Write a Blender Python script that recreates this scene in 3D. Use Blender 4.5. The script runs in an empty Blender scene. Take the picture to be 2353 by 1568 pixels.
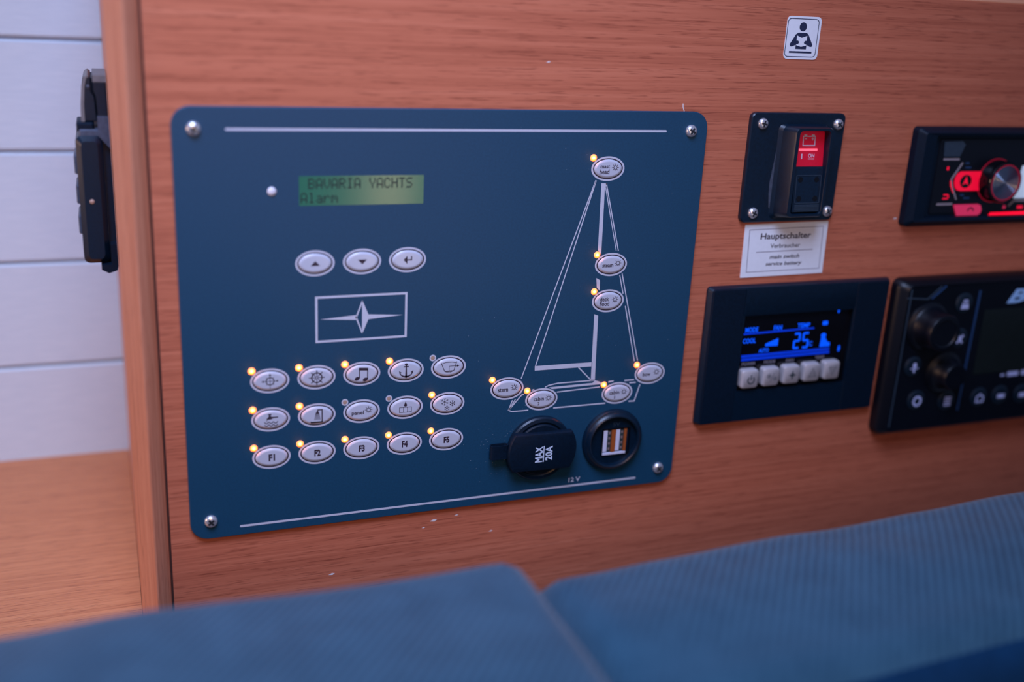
import bpy, bmesh, math, random
from mathutils import Vector, Matrix, noise

# ------------------------------------------------------------------ camera, world, lights, exposure
scene = bpy.context.scene
col = scene.collection
PI = math.pi

CAM_LOC = Vector((-0.0305508, -0.53, 0.28590667))
cam_data = bpy.data.cameras.new('camera')
cam = bpy.data.objects.new('camera', cam_data)
col.objects.link(cam)
cx_, cy_, cz_ = (0.9348443, -0.3516528, 0.04905557), (0.06529696, 0.3060795, 0.949764), (-0.34900207, -0.88467828, 0.30909853)
m = Matrix(((cx_[0], cy_[0], cz_[0]), (cx_[1], cy_[1], cz_[1]), (cx_[2], cy_[2], cz_[2]))).to_4x4()
m.translation = CAM_LOC
cam.matrix_world = m
cam_data.sensor_width = 36.0
cam_data.lens = 2435.958 * 36.0 / 2353.0
cam_data.clip_start = 0.01
cam_data.dof.use_dof = True
cam_data.dof.focus_distance = 0.600
cam_data.dof.aperture_fstop = 2.6
scene.camera = cam

world = bpy.data.worlds.new('cabin_daylight')
scene.world = world
world.use_nodes = True
wb = world.node_tree.nodes['Background']
wb.inputs['Color'].default_value = (0.40, 0.54, 1.0, 1)
wb.inputs['Strength'].default_value = 0.18


def area(name, loc, target, sx, sy, power, color, spread=180):
    d = bpy.data.lights.new(name, 'AREA')
    d.shape = 'RECTANGLE'
    d.size, d.size_y = sx, sy
    d.energy = power
    d.color = color
    d.spread = math.radians(spread)
    o = bpy.data.objects.new(name, d)
    col.objects.link(o)
    o.location = loc
    o.rotation_euler = (Vector(target) - Vector(loc)).to_track_quat('-Z', 'Y').to_euler()
    return o


area('hatch_daylight', (-0.08, -0.42, 0.84), (0.08, 0.0, 0.10), 0.50, 0.40, 2.55, (0.45, 0.58, 1.0), 75)
area('cabin_lamp', (-0.85, -0.10, 0.24), (0.0, 0.06, 0.02), 0.25, 0.25, 2.4, (1.0, 0.60, 0.38))
area('warm_reflection_strip', (0.37, -1.02, 0.0), (0.11, 0.0, 0.15), 0.045, 0.45, 0.55, (1.0, 0.72, 0.45))  # added unseen strip, placed to give the green display its warm reflection
area('warm_front_fill', (0.02, -0.80, 0.42), (0.10, 0.0, -0.06), 0.25, 0.25, 0.55, (1.0, 0.56, 0.30), 110)  # added fill light, warms and brightens the lower veneer

scene.view_settings.view_transform = 'Standard'
scene.view_settings.look = 'None'
scene.view_settings.exposure = 0.0
scene.view_settings.gamma = 1.0
scene.view_settings.use_curve_mapping = False
random.seed(7)

# ------------------------------------------------------------------ materials


def mat(name):
    mt = bpy.data.materials.new(name)
    mt.use_nodes = True
    nt = mt.node_tree
    return mt, nt, nt.nodes['Principled BSDF']


def plain(name, c, rough=0.5, metal=0.0, spec=0.5, var=0.0, vscale=400.0, bump=0.0, bscale=2500.0, emit=None, estr=0.0):
    mt, nt, b = mat(name)
    b.inputs['Base Color'].default_value = (*c, 1)
    b.inputs['Roughness'].default_value = rough
    b.inputs['Metallic'].default_value = metal
    b.inputs['Specular IOR Level'].default_value = spec
    tc = nt.nodes.new('ShaderNodeTexCoord')
    if var > 0:
        n = nt.nodes.new('ShaderNodeTexNoise')
        n.inputs['Scale'].default_value = vscale
        n.inputs['Detail'].default_value = 3
        nt.links.new(tc.outputs['Object'], n.inputs['Vector'])
        r = nt.nodes.new('ShaderNodeValToRGB')
        r.color_ramp.elements[0].position = 0.3
        r.color_ramp.elements[1].position = 0.7
        r.color_ramp.elements[0].color = (*[x * (1 - var) for x in c], 1)
        r.color_ramp.elements[1].color = (*[min(1, x * (1 + var)) for x in c], 1)
        nt.links.new(n.outputs['Fac'], r.inputs['Fac'])
        nt.links.new(r.outputs['Color'], b.inputs['Base Color'])
    if bump > 0:
        n = nt.nodes.new('ShaderNodeTexNoise')
        n.inputs['Scale'].default_value = bscale
        nt.links.new(tc.outputs['Object'], n.inputs['Vector'])
        bp = nt.nodes.new('ShaderNodeBump')
        bp.inputs['Strength'].default_value = bump
        bp.inputs['Distance'].default_value = 0.0002
        nt.links.new(n.outputs['Fac'], bp.inputs['Height'])
        nt.links.new(bp.outputs['Normal'], b.inputs['Normal'])
    if emit:
        b.inputs['Emission Color'].default_value = (*emit, 1)
        b.inputs['Emission Strength'].default_value = estr
    return mt


def wood(name, dark, mid, light, axis, rough=0.42, seed=0.0, pore=1.0):
    """veneer: long streaks along one axis, fine dark pores, faint ray flecks"""
    mt, nt, b = mat(name)
    L = nt.links.new
    tc = nt.nodes.new('ShaderNodeTexCoord')

    def streak(along, across, off, detail, dist=0.0):
        mp = nt.nodes.new('ShaderNodeMapping')
        sc = [across, across, across]
        sc['xyz'.index(axis)] = along
        mp.inputs['Scale'].default_value = sc
        mp.inputs['Location'].default_value = (off + seed, off * 1.7, off * 0.6)
        L(tc.outputs['Object'], mp.inputs['Vector'])
        n = nt.nodes.new('ShaderNodeTexNoise')
        n.inputs['Scale'].default_value = 1.0
        n.inputs['Detail'].default_value = detail
        n.inputs['Roughness'].default_value = 0.6
        n.inputs['Distortion'].default_value = dist
        L(mp.outputs['Vector'], n.inputs['Vector'])
        return n
    a = streak(2.6, 230.0, 3.1, 4, 0.15)
    f = streak(11.0, 800.0, 9.7, 3)
    p = streak(60.0, 1700.0, 21.3, 2)
    add = nt.nodes.new('ShaderNodeMath')
    add.operation = 'MULTIPLY_ADD'
    add.inputs[1].default_value = 0.55
    sub = nt.nodes.new('ShaderNodeMath')
    sub.operation = 'MULTIPLY'
    sub.inputs[1].default_value = 0.45
    L(a.outputs['Fac'], sub.inputs[0])
    L(f.outputs['Fac'], add.inputs[0])
    L(sub.outputs[0], add.inputs[2])
    r = nt.nodes.new('ShaderNodeValToRGB')
    e = r.color_ramp.elements
    e[0].position, e[0].color = 0.34, (*dark, 1)
    e[1].position, e[1].color = 0.68, (*light, 1)
    k = e.new(0.5)
    k.color = (*mid, 1)
    L(add.outputs[0], r.inputs['Fac'])
    pr = nt.nodes.new('ShaderNodeValToRGB')
    pr.color_ramp.elements[0].position = 0.33
    pr.color_ramp.elements[0].color = (1 - 0.42 * pore, 1 - 0.5 * pore, 1 - 0.5 * pore, 1)
    pr.color_ramp.elements[1].position = 0.43
    pr.color_ramp.elements[1].color = (1, 1, 1, 1)
    L(p.outputs['Fac'], pr.inputs['Fac'])
    mx = nt.nodes.new('ShaderNodeMix')
    mx.data_type = 'RGBA'
    mx.blend_type = 'MULTIPLY'
    mx.inputs[0].default_value = 1.0
    L(r.outputs['Color'], mx.inputs[6])
    L(pr.outputs['Color'], mx.inputs[7])
    L(mx.outputs[2], b.inputs['Base Color'])
    b.inputs['Roughness'].default_value = rough
    b.inputs['Specular IOR Level'].default_value = 0.4
    bp = nt.nodes.new('ShaderNodeBump')
    bp.inputs['Strength'].default_value = 0.25
    bp.inputs['Distance'].default_value = 0.0003
    L(add.outputs[0], bp.inputs['Height'])
    L(bp.outputs['Normal'], b.inputs['Normal'])
    return mt


def cloth(name, c1, c2):
    """blue twill: diagonal ribs plus soft mottling"""
    mt, nt, b = mat(name)
    L = nt.links.new
    tc = nt.nodes.new('ShaderNodeTexCoord')
    mp = nt.nodes.new('ShaderNodeMapping')
    mp.inputs['Rotation'].default_value = (0, 0, math.radians(38))
    L(tc.outputs['Object'], mp.inputs['Vector'])
    w = nt.nodes.new('ShaderNodeTexWave')
    w.inputs['Scale'].default_value = 82.0
    w.inputs['Distortion'].default_value = 1.2
    w.inputs['Detail'].default_value = 2
    w.inputs['Detail Scale'].default_value = 1.5
    L(mp.outputs['Vector'], w.inputs['Vector'])
    n = nt.nodes.new('ShaderNodeTexNoise')
    n.inputs['Scale'].default_value = 45.0
    n.inputs['Detail'].default_value = 4
    L(tc.outputs['Object'], n.inputs['Vector'])
    n2 = nt.nodes.new('ShaderNodeTexNoise')
    n2.inputs['Scale'].default_value = 1400.0
    L(tc.outputs['Object'], n2.inputs['Vector'])
    s1 = nt.nodes.new('ShaderNodeMath'); s1.operation = 'MULTIPLY_ADD'; s1.inputs[1].default_value = 0.35
    s2 = nt.nodes.new('ShaderNodeMath'); s2.operation = 'MULTIPLY_ADD'; s2.inputs[1].default_value = 0.45
    s3 = nt.nodes.new('ShaderNodeMath'); s3.operation = 'MULTIPLY'; s3.inputs[1].default_value = 0.2
    L(n2.outputs['Fac'], s3.inputs[0]); L(n.outputs['Fac'], s2.inputs[0]); L(s3.outputs[0], s2.inputs[2])
    L(w.outputs['Fac'], s1.inputs[0]); L(s2.outputs[0], s1.inputs[2])
    r = nt.nodes.new('ShaderNodeValToRGB')
    r.color_ramp.elements[0].position, r.color_ramp.elements[0].color = 0.25, (*c1, 1)
    r.color_ramp.elements[1].position, r.color_ramp.elements[1].color = 0.75, (*c2, 1)
    L(s1.outputs[0], r.inputs['Fac'])
    L(r.outputs['Color'], b.inputs['Base Color'])
    b.inputs['Roughness'].default_value = 0.9
    b.inputs['Specular IOR Level'].default_value = 0.15
    b.inputs['Sheen Weight'].default_value = 0.2
    bp = nt.nodes.new('ShaderNodeBump'); bp.inputs['Strength'].default_value = 0.5; bp.inputs['Distance'].default_value = 0.0008
    L(s1.outputs[0], bp.inputs['Height']); L(bp.outputs['Normal'], b.inputs['Normal'])
    return mt


M = {}
M['wood'] = wood('veneer_panel', (0.44, 0.114, 0.058), (0.56, 0.158, 0.081), (0.65, 0.202, 0.108), 'x', pore=0.85)
M['wood_post'] = wood('veneer_post', (0.48, 0.17, 0.092), (0.58, 0.225, 0.128), (0.65, 0.275, 0.158), 'z', seed=4.0, pore=0.5)
M['wood_shelf'] = wood('veneer_shelf', (0.46, 0.155, 0.062), (0.60, 0.225, 0.090), (0.69, 0.285, 0.120), 'x', seed=9.0)
M['wood_rail'] = wood('veneer_rail', (0.70, 0.26, 0.13), (0.84, 0.36, 0.19), (0.88, 0.42, 0.24), 'x', seed=5.0, pore=0.4)
M['groove'] = plain('groove_shadow_gap', (0.05, 0.018, 0.012), 0.8)
mt, nt, b = mat('white_lining')
M['white_wall'] = mt
M['white_plain'] = plain('white_lining', (0.62, 0.75, 0.84), 0.5, var=0.03, vscale=60, bump=0.25, bscale=700)
tcw = nt.nodes.new('ShaderNodeTexCoord')
mpw = nt.nodes.new('ShaderNodeMapping')
mpw.inputs['Scale'].default_value = (60, 60, 900)
nt.links.new(tcw.outputs['Object'], mpw.inputs['Vector'])
nw = nt.nodes.new('ShaderNodeTexNoise')
nw.inputs['Scale'].default_value = 1.0
nw.inputs['Detail'].default_value = 3
nt.links.new(mpw.outputs['Vector'], nw.inputs['Vector'])
rw = nt.nodes.new('ShaderNodeValToRGB')
rw.color_ramp.elements[0].position, rw.color_ramp.elements[0].color = 0.3, (0.585, 0.715, 0.81, 1)
rw.color_ramp.elements[1].position, rw.color_ramp.elements[1].color = 0.7, (0.65, 0.775, 0.86, 1)
nt.links.new(nw.outputs['Fac'], rw.inputs['Fac'])
nt.links.new(rw.outputs['Color'], b.inputs['Base Color'])
b.inputs['Roughness'].default_value = 0.5
bw = nt.nodes.new('ShaderNodeBump')
bw.inputs['Strength'].default_value = 0.3
bw.inputs['Distance'].default_value = 0.0004
nt.links.new(nw.outputs['Fac'], bw.inputs['Height'])
nt.links.new(bw.outputs['Normal'], b.inputs['Normal'])
M['white_back'] = plain('lining_groove', (0.34, 0.42, 0.56), 0.6)
M['grey_plastic'] = plain('grey_plastic', (0.17, 0.16, 0.16), 0.45, var=0.1)
M['navy'] = plain('navy_aluminium', (0.006, 0.053, 0.108), 0.46, spec=0.5, var=0.10, vscale=900, bump=0.06, bscale=4000)
M['print'] = plain('silver_print', (0.56, 0.56, 0.64), 0.45, var=0.03)
M['cap'] = plain('button_cap', (0.52, 0.53, 0.61), 0.24, spec=0.6, var=0.02, vscale=200)
M['ink'] = plain('dark_ink', (0.030, 0.016, 0.030), 0.5, var=0.1)
M['black'] = plain('black_plastic', (0.001, 0.010, 0.024), 0.36, spec=0.5, var=0.2, vscale=700, bump=0.05)
M['black_radio'] = plain('black_radio_plastic', (0.0015, 0.0030, 0.0070), 0.38, spec=0.4, var=0.2, vscale=700)
M['navy_key'] = plain('navy_rubber_key', (0.003, 0.012, 0.024), 0.42, var=0.1)
M['black_matt'] = plain('black_matt_plastic', (0.001, 0.008, 0.020), 0.5, spec=0.22, var=0.2, vscale=700, bump=0.12, bscale=3000)
M['black_gloss'] = plain('black_gloss', (0.004, 0.004, 0.006), 0.12, spec=0.5, var=0.1)
M['grey_edge'] = plain('worn_grey_edge', (0.06, 0.075, 0.11), 0.4, var=0.2)
M['chrome'] = plain('screw_steel', (0.80, 0.78, 0.80), 0.28, metal=0.75, var=0.1, vscale=900)
M['recess'] = plain('screw_recess', (0.03, 0.03, 0.035), 0.35, metal=0.3, var=0.2)
M['led_on'] = plain('amber_led_lit', (0.9, 0.5, 0.15), 0.4, emit=(1.0, 0.20, 0.010), estr=90.0)
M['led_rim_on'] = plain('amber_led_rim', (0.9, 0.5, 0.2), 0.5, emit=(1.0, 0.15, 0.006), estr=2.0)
M['led_off'] = plain('amber_led_unlit', (0.42, 0.27, 0.20), 0.4, var=0.05)
M['alarm'] = plain('clear_led', (0.75, 0.70, 0.74), 0.25, var=0.03)
M['lcd'] = plain('lcd_green', (0.022, 0.095, 0.060), 0.16, spec=0.6, var=0.04, vscale=80, emit=(0.03, 0.85, 0.55), estr=0.05)
M['lcd_dark'] = plain('lcd_segment', (0.002, 0.016, 0.022), 0.4, var=0.1)
M['card'] = plain('white_card', (0.86, 0.88, 0.92), 0.5, var=0.02)
M['sign_white'] = plain('sticker_white', (0.86, 0.88, 0.92), 0.35, var=0.02)
M['sign_blue'] = plain('sticker_navy', (0.022, 0.030, 0.075), 0.4, var=0.1)
M['red'] = plain('red_rocker', (0.62, 0.006, 0.030), 0.35, var=0.05, emit=(1.0, 0.005, 0.04), estr=0.10)
M['red_bar'] = plain('red_lamp_bar', (0.9, 0.15, 0.2), 0.4, emit=(1.0, 0.09, 0.13), estr=1.1)
M['white_mark'] = plain('white_marking', (0.72, 0.62, 0.72), 0.5, var=0.03)
M['cool_mark'] = plain('cool_white_marking', (0.62, 0.72, 0.86), 0.5, var=0.03)
M['usb_white'] = plain('usb_white_tongue', (0.68, 0.66, 0.78), 0.4, var=0.03)
M['usb_orange'] = plain('usb_orange_tongue', (0.36, 0.085, 0.018), 0.45, var=0.06)
M['usb_dark'] = plain('usb_contacts_bed', (0.03, 0.045, 0.045), 0.4, var=0.2)
M['usb_pin'] = plain('usb_contact', (0.55, 0.38, 0.36), 0.35, metal=0.6, var=0.1)
M['blue_lit'] = plain('blue_display_segment', (0.0, 0.02, 0.2), 0.4, emit=(0.0, 0.085, 1.0), estr=1.05)
M['blue_band'] = plain('blue_display_band', (0.0, 0.01, 0.15), 0.4, emit=(0.0, 0.03, 0.6), estr=0.85)
M['key_white'] = plain('cream_key', (0.44, 0.41, 0.42), 0.4, var=0.03)
M['key_mark'] = plain('key_marking', (0.035, 0.05, 0.06), 0.5, var=0.1)
M['key_faint'] = plain('key_marking_faint', (0.16, 0.16, 0.17), 0.5, var=0.1)
M['label_grey'] = plain('grey_lettering', (0.30, 0.28, 0.33), 0.5, var=0.05)
M['red_lit'] = plain('red_backlit_key', (0.5, 0.005, 0.03), 0.3, emit=(1.0, 0.002, 0.035), estr=0.62)
M['red_dim'] = plain('red_backlit_key_dim', (0.6, 0.05, 0.12), 0.3, emit=(1.0, 0.02, 0.12), estr=0.30)
M['red_ring'] = plain('red_glow_ring', (0.25, 0.01, 0.03), 0.35, emit=(1.0, 0.0, 0.05), estr=0.13)
M['red_line'] = plain('red_light_line', (0.8, 0.02, 0.03), 0.4, emit=(1.0, 0.0, 0.03), estr=1.3)
M['silver_trim'] = plain('grey_trim_line', (0.36, 0.30, 0.32), 0.4, var=0.05)
M['slate'] = plain('slate_key', (0.030, 0.050, 0.075), 0.4, var=0.1)
M['display_white'] = plain('white_display', (0.6, 0.65, 0.75), 0.4, emit=(0.45, 0.6, 0.8), estr=0.45)
M['screen_dark'] = plain('dark_lcd', (0.012, 0.018, 0.018), 0.2, var=0.1)
M['icon_blue'] = plain('backlit_icon', (0.35, 0.40, 0.62), 0.5, emit=(0.30, 0.33, 0.75), estr=0.16)
M['brand_blue'] = plain('backlit_brand', (0.25, 0.38, 0.62), 0.5, emit=(0.12, 0.30, 0.72), estr=0.22)
M['line_blue'] = plain('blue_divider', (0.02, 0.06, 0.16), 0.4, var=0.1)
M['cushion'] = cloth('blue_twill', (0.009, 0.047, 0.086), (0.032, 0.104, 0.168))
M['cushion_front_shade'] = plain('navy_front_shade', (0.003, 0.030, 0.085), 0.9, spec=0.1, var=0.15, vscale=60)  # darker navy: shade of the cushion fronts put into the colour
M['chip'] = plain('white_chip', (0.75, 0.68, 0.66), 0.7, var=0.05)
M['dust'] = plain('dust', (0.30, 0.35, 0.42), 0.9, var=0.05)

# brushed knob face: dark disc whose radial brushing catches the light
mt, nt, b = mat('spun_metal')
b.inputs['Base Color'].default_value = (0.30, 0.36, 0.44, 1)
b.inputs['Metallic'].default_value = 1.0
b.inputs['Roughness'].default_value = 0.16
wv = nt.nodes.new('ShaderNodeTexWave')
wv.wave_type = 'RINGS'
wv.rings_direction = 'Y'
wv.inputs['Scale'].default_value = 900.0
wv.inputs['Distortion'].default_value = 0.6
tcs = nt.nodes.new('ShaderNodeTexCoord')
nt.links.new(tcs.outputs['Object'], wv.inputs['Vector'])
bps = nt.nodes.new('ShaderNodeBump')
bps.inputs['Strength'].default_value = 1.0
bps.inputs['Distance'].default_value = 0.00012
nt.links.new(wv.outputs['Fac'], bps.inputs['Height'])
nt.links.new(bps.outputs['Normal'], b.inputs['Normal'])
M['spun'] = mt

# ------------------------------------------------------------------ mesh helpers (u right, v up, d towards the viewer, all in mm)


class MB:
    def __init__(self):
        self.v, self.f = [], []

    def add(self, vs, fs):
        n = len(self.v)
        self.v += [tuple(x) for x in vs]
        self.f += [tuple(i + n for i in q) for q in fs]
        return self

    def prism(self, poly, d0, d1):
        n = len(poly)
        vs = [(u, v, d1) for u, v in poly] + [(u, v, d0) for u, v in poly]
        fs = [tuple(range(n)), tuple(range(2 * n - 1, n - 1, -1))]
        fs += [(i, i + n, (i + 1) % n + n, (i + 1) % n) for i in range(n)]
        return self.add(vs, fs)

    def loft(self, rings, cap0=True, cap1=True):
        n = len(rings[0])
        vs = [p for r in rings for p in r]
        fs = []
        for k in range(len(rings) - 1):
            for i in range(n):
                j = (i + 1) % n
                fs.append((k * n + i, k * n + j, (k + 1) * n + j, (k + 1) * n + i))
        if cap0:
            fs.append(tuple(range(n - 1, -1, -1)))
        if cap1:
            b0 = (len(rings) - 1) * n
            fs.append(tuple(b0 + i for i in range(n)))
        return self.add(vs, fs)

    def frame(self, outer, inner, d0, d1):
        o0 = [(u, v, d0) for u, v in outer]
        o1 = [(u, v, d1) for u, v in outer]
        i1 = [(u, v, d1) for u, v in inner]
        i0 = [(u, v, d0) for u, v in inner]
        return self.loft([o0, o1, i1, i0, o0], False, False)

    def stroke(self, pts, w, d0, d1, closed=False, w2=None):
        n = len(pts)
        lp, rp = [], []
        for i in range(n):
            p = Vector(pts[i])
            a = Vector(pts[i - 1]) if (i > 0 or closed) else None
            c = Vector(pts[(i + 1) % n]) if (i < n - 1 or closed) else None
            ww = w if w2 is None else w + (w2 - w) * i / (n - 1)
            t1 = (p - a).normalized() if a is not None else None
            t2 = (c - p).normalized() if c is not None else None
            if t1 is None:
                t1 = t2
            if t2 is None:
                t2 = t1
            t = (t1 + t2)
            t = t.normalized() if t.length > 1e-6 else t2
            nn = Vector((-t.y, t.x))
            k = 1.0 / max(0.35, nn.dot(Vector((-t1.y, t1.x))))
            off = nn * (ww * 0.5 * k)
            lp.append(tuple(p + off))
            rp.append(tuple(p - off))
        if closed:
            return self.frame(lp, rp, d0, d1)
        return self.prism(rp + lp[::-1], d0, d1)

    def box(self, u0, u1, v0, v1, d0, d1):
        return self.prism([(u0, v0), (u1, v0), (u1, v1), (u0, v1)], d0, d1)

    def rev(self, cu, cv, prof, n=40, cap0=True, cap1=True):
        return self.loft([[(cu + r * math.cos(2 * PI * i / n), cv + r * math.sin(2 * PI * i / n), d) for i in range(n)]
                          for r, d in prof], cap0, cap1)

    def mesh(self, name, smooth=0.6):
        me = bpy.data.meshes.new(name)
        me.from_pydata([(u / 1000, -d / 1000, v / 1000) for u, v, d in self.v], [], self.f)
        bm = bmesh.new()
        bm.from_mesh(me)
        bmesh.ops.remove_doubles(bm, verts=bm.verts, dist=1e-7)
        bmesh.ops.recalc_face_normals(bm, faces=bm.faces)
        bm.to_mesh(me)
        bm.free()
        if smooth:
            me.polygons.foreach_set('use_smooth', [True] * len(me.polygons))
            me.set_sharp_from_angle(angle=smooth)
        return me


def rr(cx, cy, w, h, r, n=5):
    out = []
    for sx, sy, a0 in ((1, -1, -90), (1, 1, 0), (-1, 1, 90), (-1, -1, 180)):
        for k in range(n + 1):
            a = math.radians(a0 + 90 * k / n)
            out.append((cx + sx * (w / 2 - r) + r * math.cos(a), cy + sy * (h / 2 - r) + r * math.sin(a)))
    return out


def ell(cx, cy, a, b, n=40, rot=0.0):
    c, s = math.cos(rot), math.sin(rot)
    return [(cx + a * math.cos(2 * PI * i / n) * c - b * math.sin(2 * PI * i / n) * s,
             cy + a * math.cos(2 * PI * i / n) * s + b * math.sin(2 * PI * i / n) * c) for i in range(n)]


def at(poly, d):
    return [(u, v, d) for u, v in poly]


WL = {}          # world location of each object


def add(name, mb, material, parent=None, loc=(0, 0, 0), smooth=0.6):
    me = mb.mesh(name, smooth) if isinstance(mb, MB) else mb
    if material is not None and not me.materials:
        me.materials.append(material)
    o = bpy.data.objects.new(name, me)
    col.objects.link(o)
    loc = Vector(loc)
    WL[o] = loc
    if parent is not None:
        o.parent = parent
        o.location = loc - WL[parent]
    else:
        o.location = loc
    return o


def thing(name, label, cat, base, group=None):
    o = bpy.data.objects.new(name, None)
    o.empty_display_size = 0.02
    col.objects.link(o)
    o.location = base
    WL[o] = Vector(base)
    tag(o, label, cat, group)
    return o


def tag(o, label=None, cat=None, group=None, kind=None):
    for k, v in (('label', label), ('category', cat), ('group', group), ('kind', kind)):
        if v:
            o[k] = v
    return o


def mm(u, v, d=0.0):
    return Vector((u / 1000, -d / 1000, v / 1000))


def text(mb, body, cu, cv, w, h, d0, d1, shear=0.0, bold=0.0, rot=0.0):
    """lettering fitted to a w x h box centred on cu, cv"""
    c = bpy.data.curves.new('lettering', 'FONT')
    c.body = body
    c.size = 1.0
    c.resolution_u = 3
    c.shear = shear
    c.offset = bold
    o = bpy.data.objects.new('lettering', c)
    col.objects.link(o)
    dg = bpy.context.evaluated_depsgraph_get()
    me = bpy.data.meshes.new_from_object(o.evaluated_get(dg))
    xs = [p.co.x for p in me.vertices]
    ys = [p.co.y for p in me.vertices]
    x0, x1, y0, y1 = min(xs), max(xs), min(ys), max(ys)
    sx, sy = w / (x1 - x0), h / (y1 - y0)
    cr, sr = math.cos(rot), math.sin(rot)
    flat = []
    for p in me.vertices:
        a, b2 = (p.co.x - (x0 + x1) / 2) * sx, (p.co.y - (y0 + y1) / 2) * sy
        flat.append((cu + a * cr - b2 * sr, cv + a * sr + b2 * cr))
    n = len(flat)
    fs = [tuple(q.vertices) for q in me.polygons]
    cnt = {}
    for q in fs:
        for i in range(len(q)):
            e = (q[i], q[(i + 1) % len(q)])
            cnt[e] = cnt.get(e, 0) + 1
    sides = [(a, b2, b2 + n, a + n) for (a, b2) in cnt if (b2, a) not in cnt]
    mb.add([(u, v, d1) for u, v in flat] + [(u, v, d0) for u, v in flat],
           fs + [tuple(i + n for i in reversed(q)) for q in fs] + sides)
    bpy.data.objects.remove(o)
    bpy.data.meshes.remove(me)
    bpy.data.curves.remove(c)
    return mb


# ------------------------------------------------------------------ the setting
WD = -2.5        # depth of the veneer face behind the front of the control panel
w = MB()
w.prism([(-10.2, -260), (900, -260), (900, 296.6), (-10.2, 296.6)], WD - 18, WD)
wall = tag(add('wall_front', w, M['wood']), 'reddish veneered cabinet front with horizontal grain', kind='structure')
ch = MB()
for u, v, s in ((136, -7.5, 2.2), (150, -6.0, 1.2), (435.5, 164.2, 1.6), (76, -33.5, 1.8), (130, -11.5, 1.0), (172, -19.5, 1.2), (192, 254, 1.2)):
    ch.prism([(u - s, v - s * 0.25), (u + s * 0.3, v - s * 0.42), (u + s, v + s * 0.12), (u + s * 0.1, v + s * 0.28)], WD, WD + 0.06)
tag(add('paint_chips', ch, M['chip'], wall), kind='stuff')
hair = MB().stroke([(276.2, 229.2), (275.2, 231.4), (275.0, 233.4)], 0.5, WD, WD + 0.2)
add('wood_splinter', hair, M['chip'], wall)

g = MB().box(-11.3, -10.2, -260, 330, WD - 16, WD - 3)
tag(add('trim_2', g, M['groove']), 'dark shadow gap between post and veneered front', kind='structure')
# corner post: front face plus a splayed outer face
po = MB()
prof = [(-11.3, WD - 16), (-11.3, WD - 2.4), (-11.8, WD - 1.6), (-18.0, WD + 3.1), (-18.7, WD + 3.1), (-26.2, WD - 9.2), (-26.6, WD - 10.2), (-26.6, WD - 28)]
po.loft([[(u, -260, d) for u, d in prof], [(u, 330, d) for u, d in prof]])
tag(add('trim_1', po, M['wood_post']), 'vertical wooden corner post with splayed outer face', kind='structure')
# rail above the cabinet front
tr = MB()
prof = [(296.6, -269.5), (296.6, WD - 0.4), (297.2, WD - 0.2), (312, WD - 13), (312, -269.5)]
tr.loft([[(-10.2, v, d) for v, d in prof], [(900, v, d) for v, d in prof]])
tag(add('trim_3', tr, M['wood_rail']), 'lighter wooden rail along the top of the cabinet front', kind='structure')
# cabinet side behind the post
sd = MB().box(-26.4, -12, -260, 330, -269.5, WD - 28)
tag(add('wall_side', sd, M['wood_post']), 'wooden cabinet side behind the corner post', kind='structure')

# white lining boards, one object each
wl = MB().box(-620, 950, -64, 720, -300, -274)
wall_back = tag(add('wall_back', wl, M['white_back']), 'white boarded lining behind the corner post', kind='structure')
GR = [-64.0, 12.4, 89.9, 168.1, 243.3, 320.0, 397.0, 474.0, 551.0, 628.0, 705.0]
for i in range(len(GR) - 1):
    z0, z1 = GR[i] + (0.9 if i else 0), GR[i + 1] - 0.9
    p = MB()
    prof = [(z0, -274), (z0, -271.8), (z0 + 1.4, -270), (z1 - 1.4, -270), (z1, -271.8), (z1, -274)]
    p.loft([[(-620, v, d) for v, d in prof], [(950, v, d) for v, d in prof]])
    add('board', p, M['white_wall'], wall_back, smooth=0.3)

# wooden shelf at the foot of the lining
sh = MB()
prof = [(-85, 60), (-60, 60), (-60, -270), (-85, -270)]
sh.loft([[(-620, v, d) for v, d in prof], [(-26.7, v, d) for v, d in prof]])
tag(add('wooden_shelf', sh, M['wood_shelf']), 'golden brown wooden shelf top below the white boarded lining', 'shelf')

# ------------------------------------------------------------------ control panel
cp = thing('control_panel', 'large navy blue boat switch panel with sailboat diagram and amber lights', 'control panel', mm(145.5, 0, 0))
pl = MB()
PW, PH, PR = 291.0, 229.2, 9.5
pl.loft([at(rr(PW / 2, PH / 2, PW, PH, PR, 10), WD), at(rr(PW / 2, PH / 2, PW, PH, PR, 10), -0.35),
         at(rr(PW / 2, PH / 2, PW - 0.7, PH - 0.7, PR - 0.35, 10), 0.0)])
plate = add('panel_plate', pl, M['navy'], cp)
PT = 0.05        # thickness of printing


def screw_mesh(r, h):
    s = MB()
    s.rev(0, 0, [(r, 0), (r, h * 0.22), (r * 0.93, h * 0.52), (r * 0.75, h * 0.82), (r * 0.48, h * 0.97), (r * 0.2, h)], 32)
    return s.mesh('screw_head', 0.9)


def recess_mesh(r, h):
    s = MB()
    k = r * 0.17
    q = r * 0.56
    cross = [(-k, -q), (k, -q), (k, -k), (q, -k), (q, k), (k, k), (k, q), (-k, q), (-k, k), (-q, k), (-q, -k), (-k, -k)]
    s.loft([at(cross, h * 0.6), at(cross, h * 0.99), at([(x * 0.8, y * 0.8) for x, y in cross], h * 1.03)])
    return s.mesh('cross_recess', 0.5)


S_BIG, R_BIG = screw_mesh(3.45, 2.3), recess_mesh(3.45, 2.3)
S_MID, R_MID = screw_mesh(3.25, 2.2), recess_mesh(3.25, 2.2)
S_BIG.materials.append(M['chrome']); S_MID.materials.append(M['chrome'])
R_BIG.materials.append(M['recess']); R_MID.materials.append(M['recess'])


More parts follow.
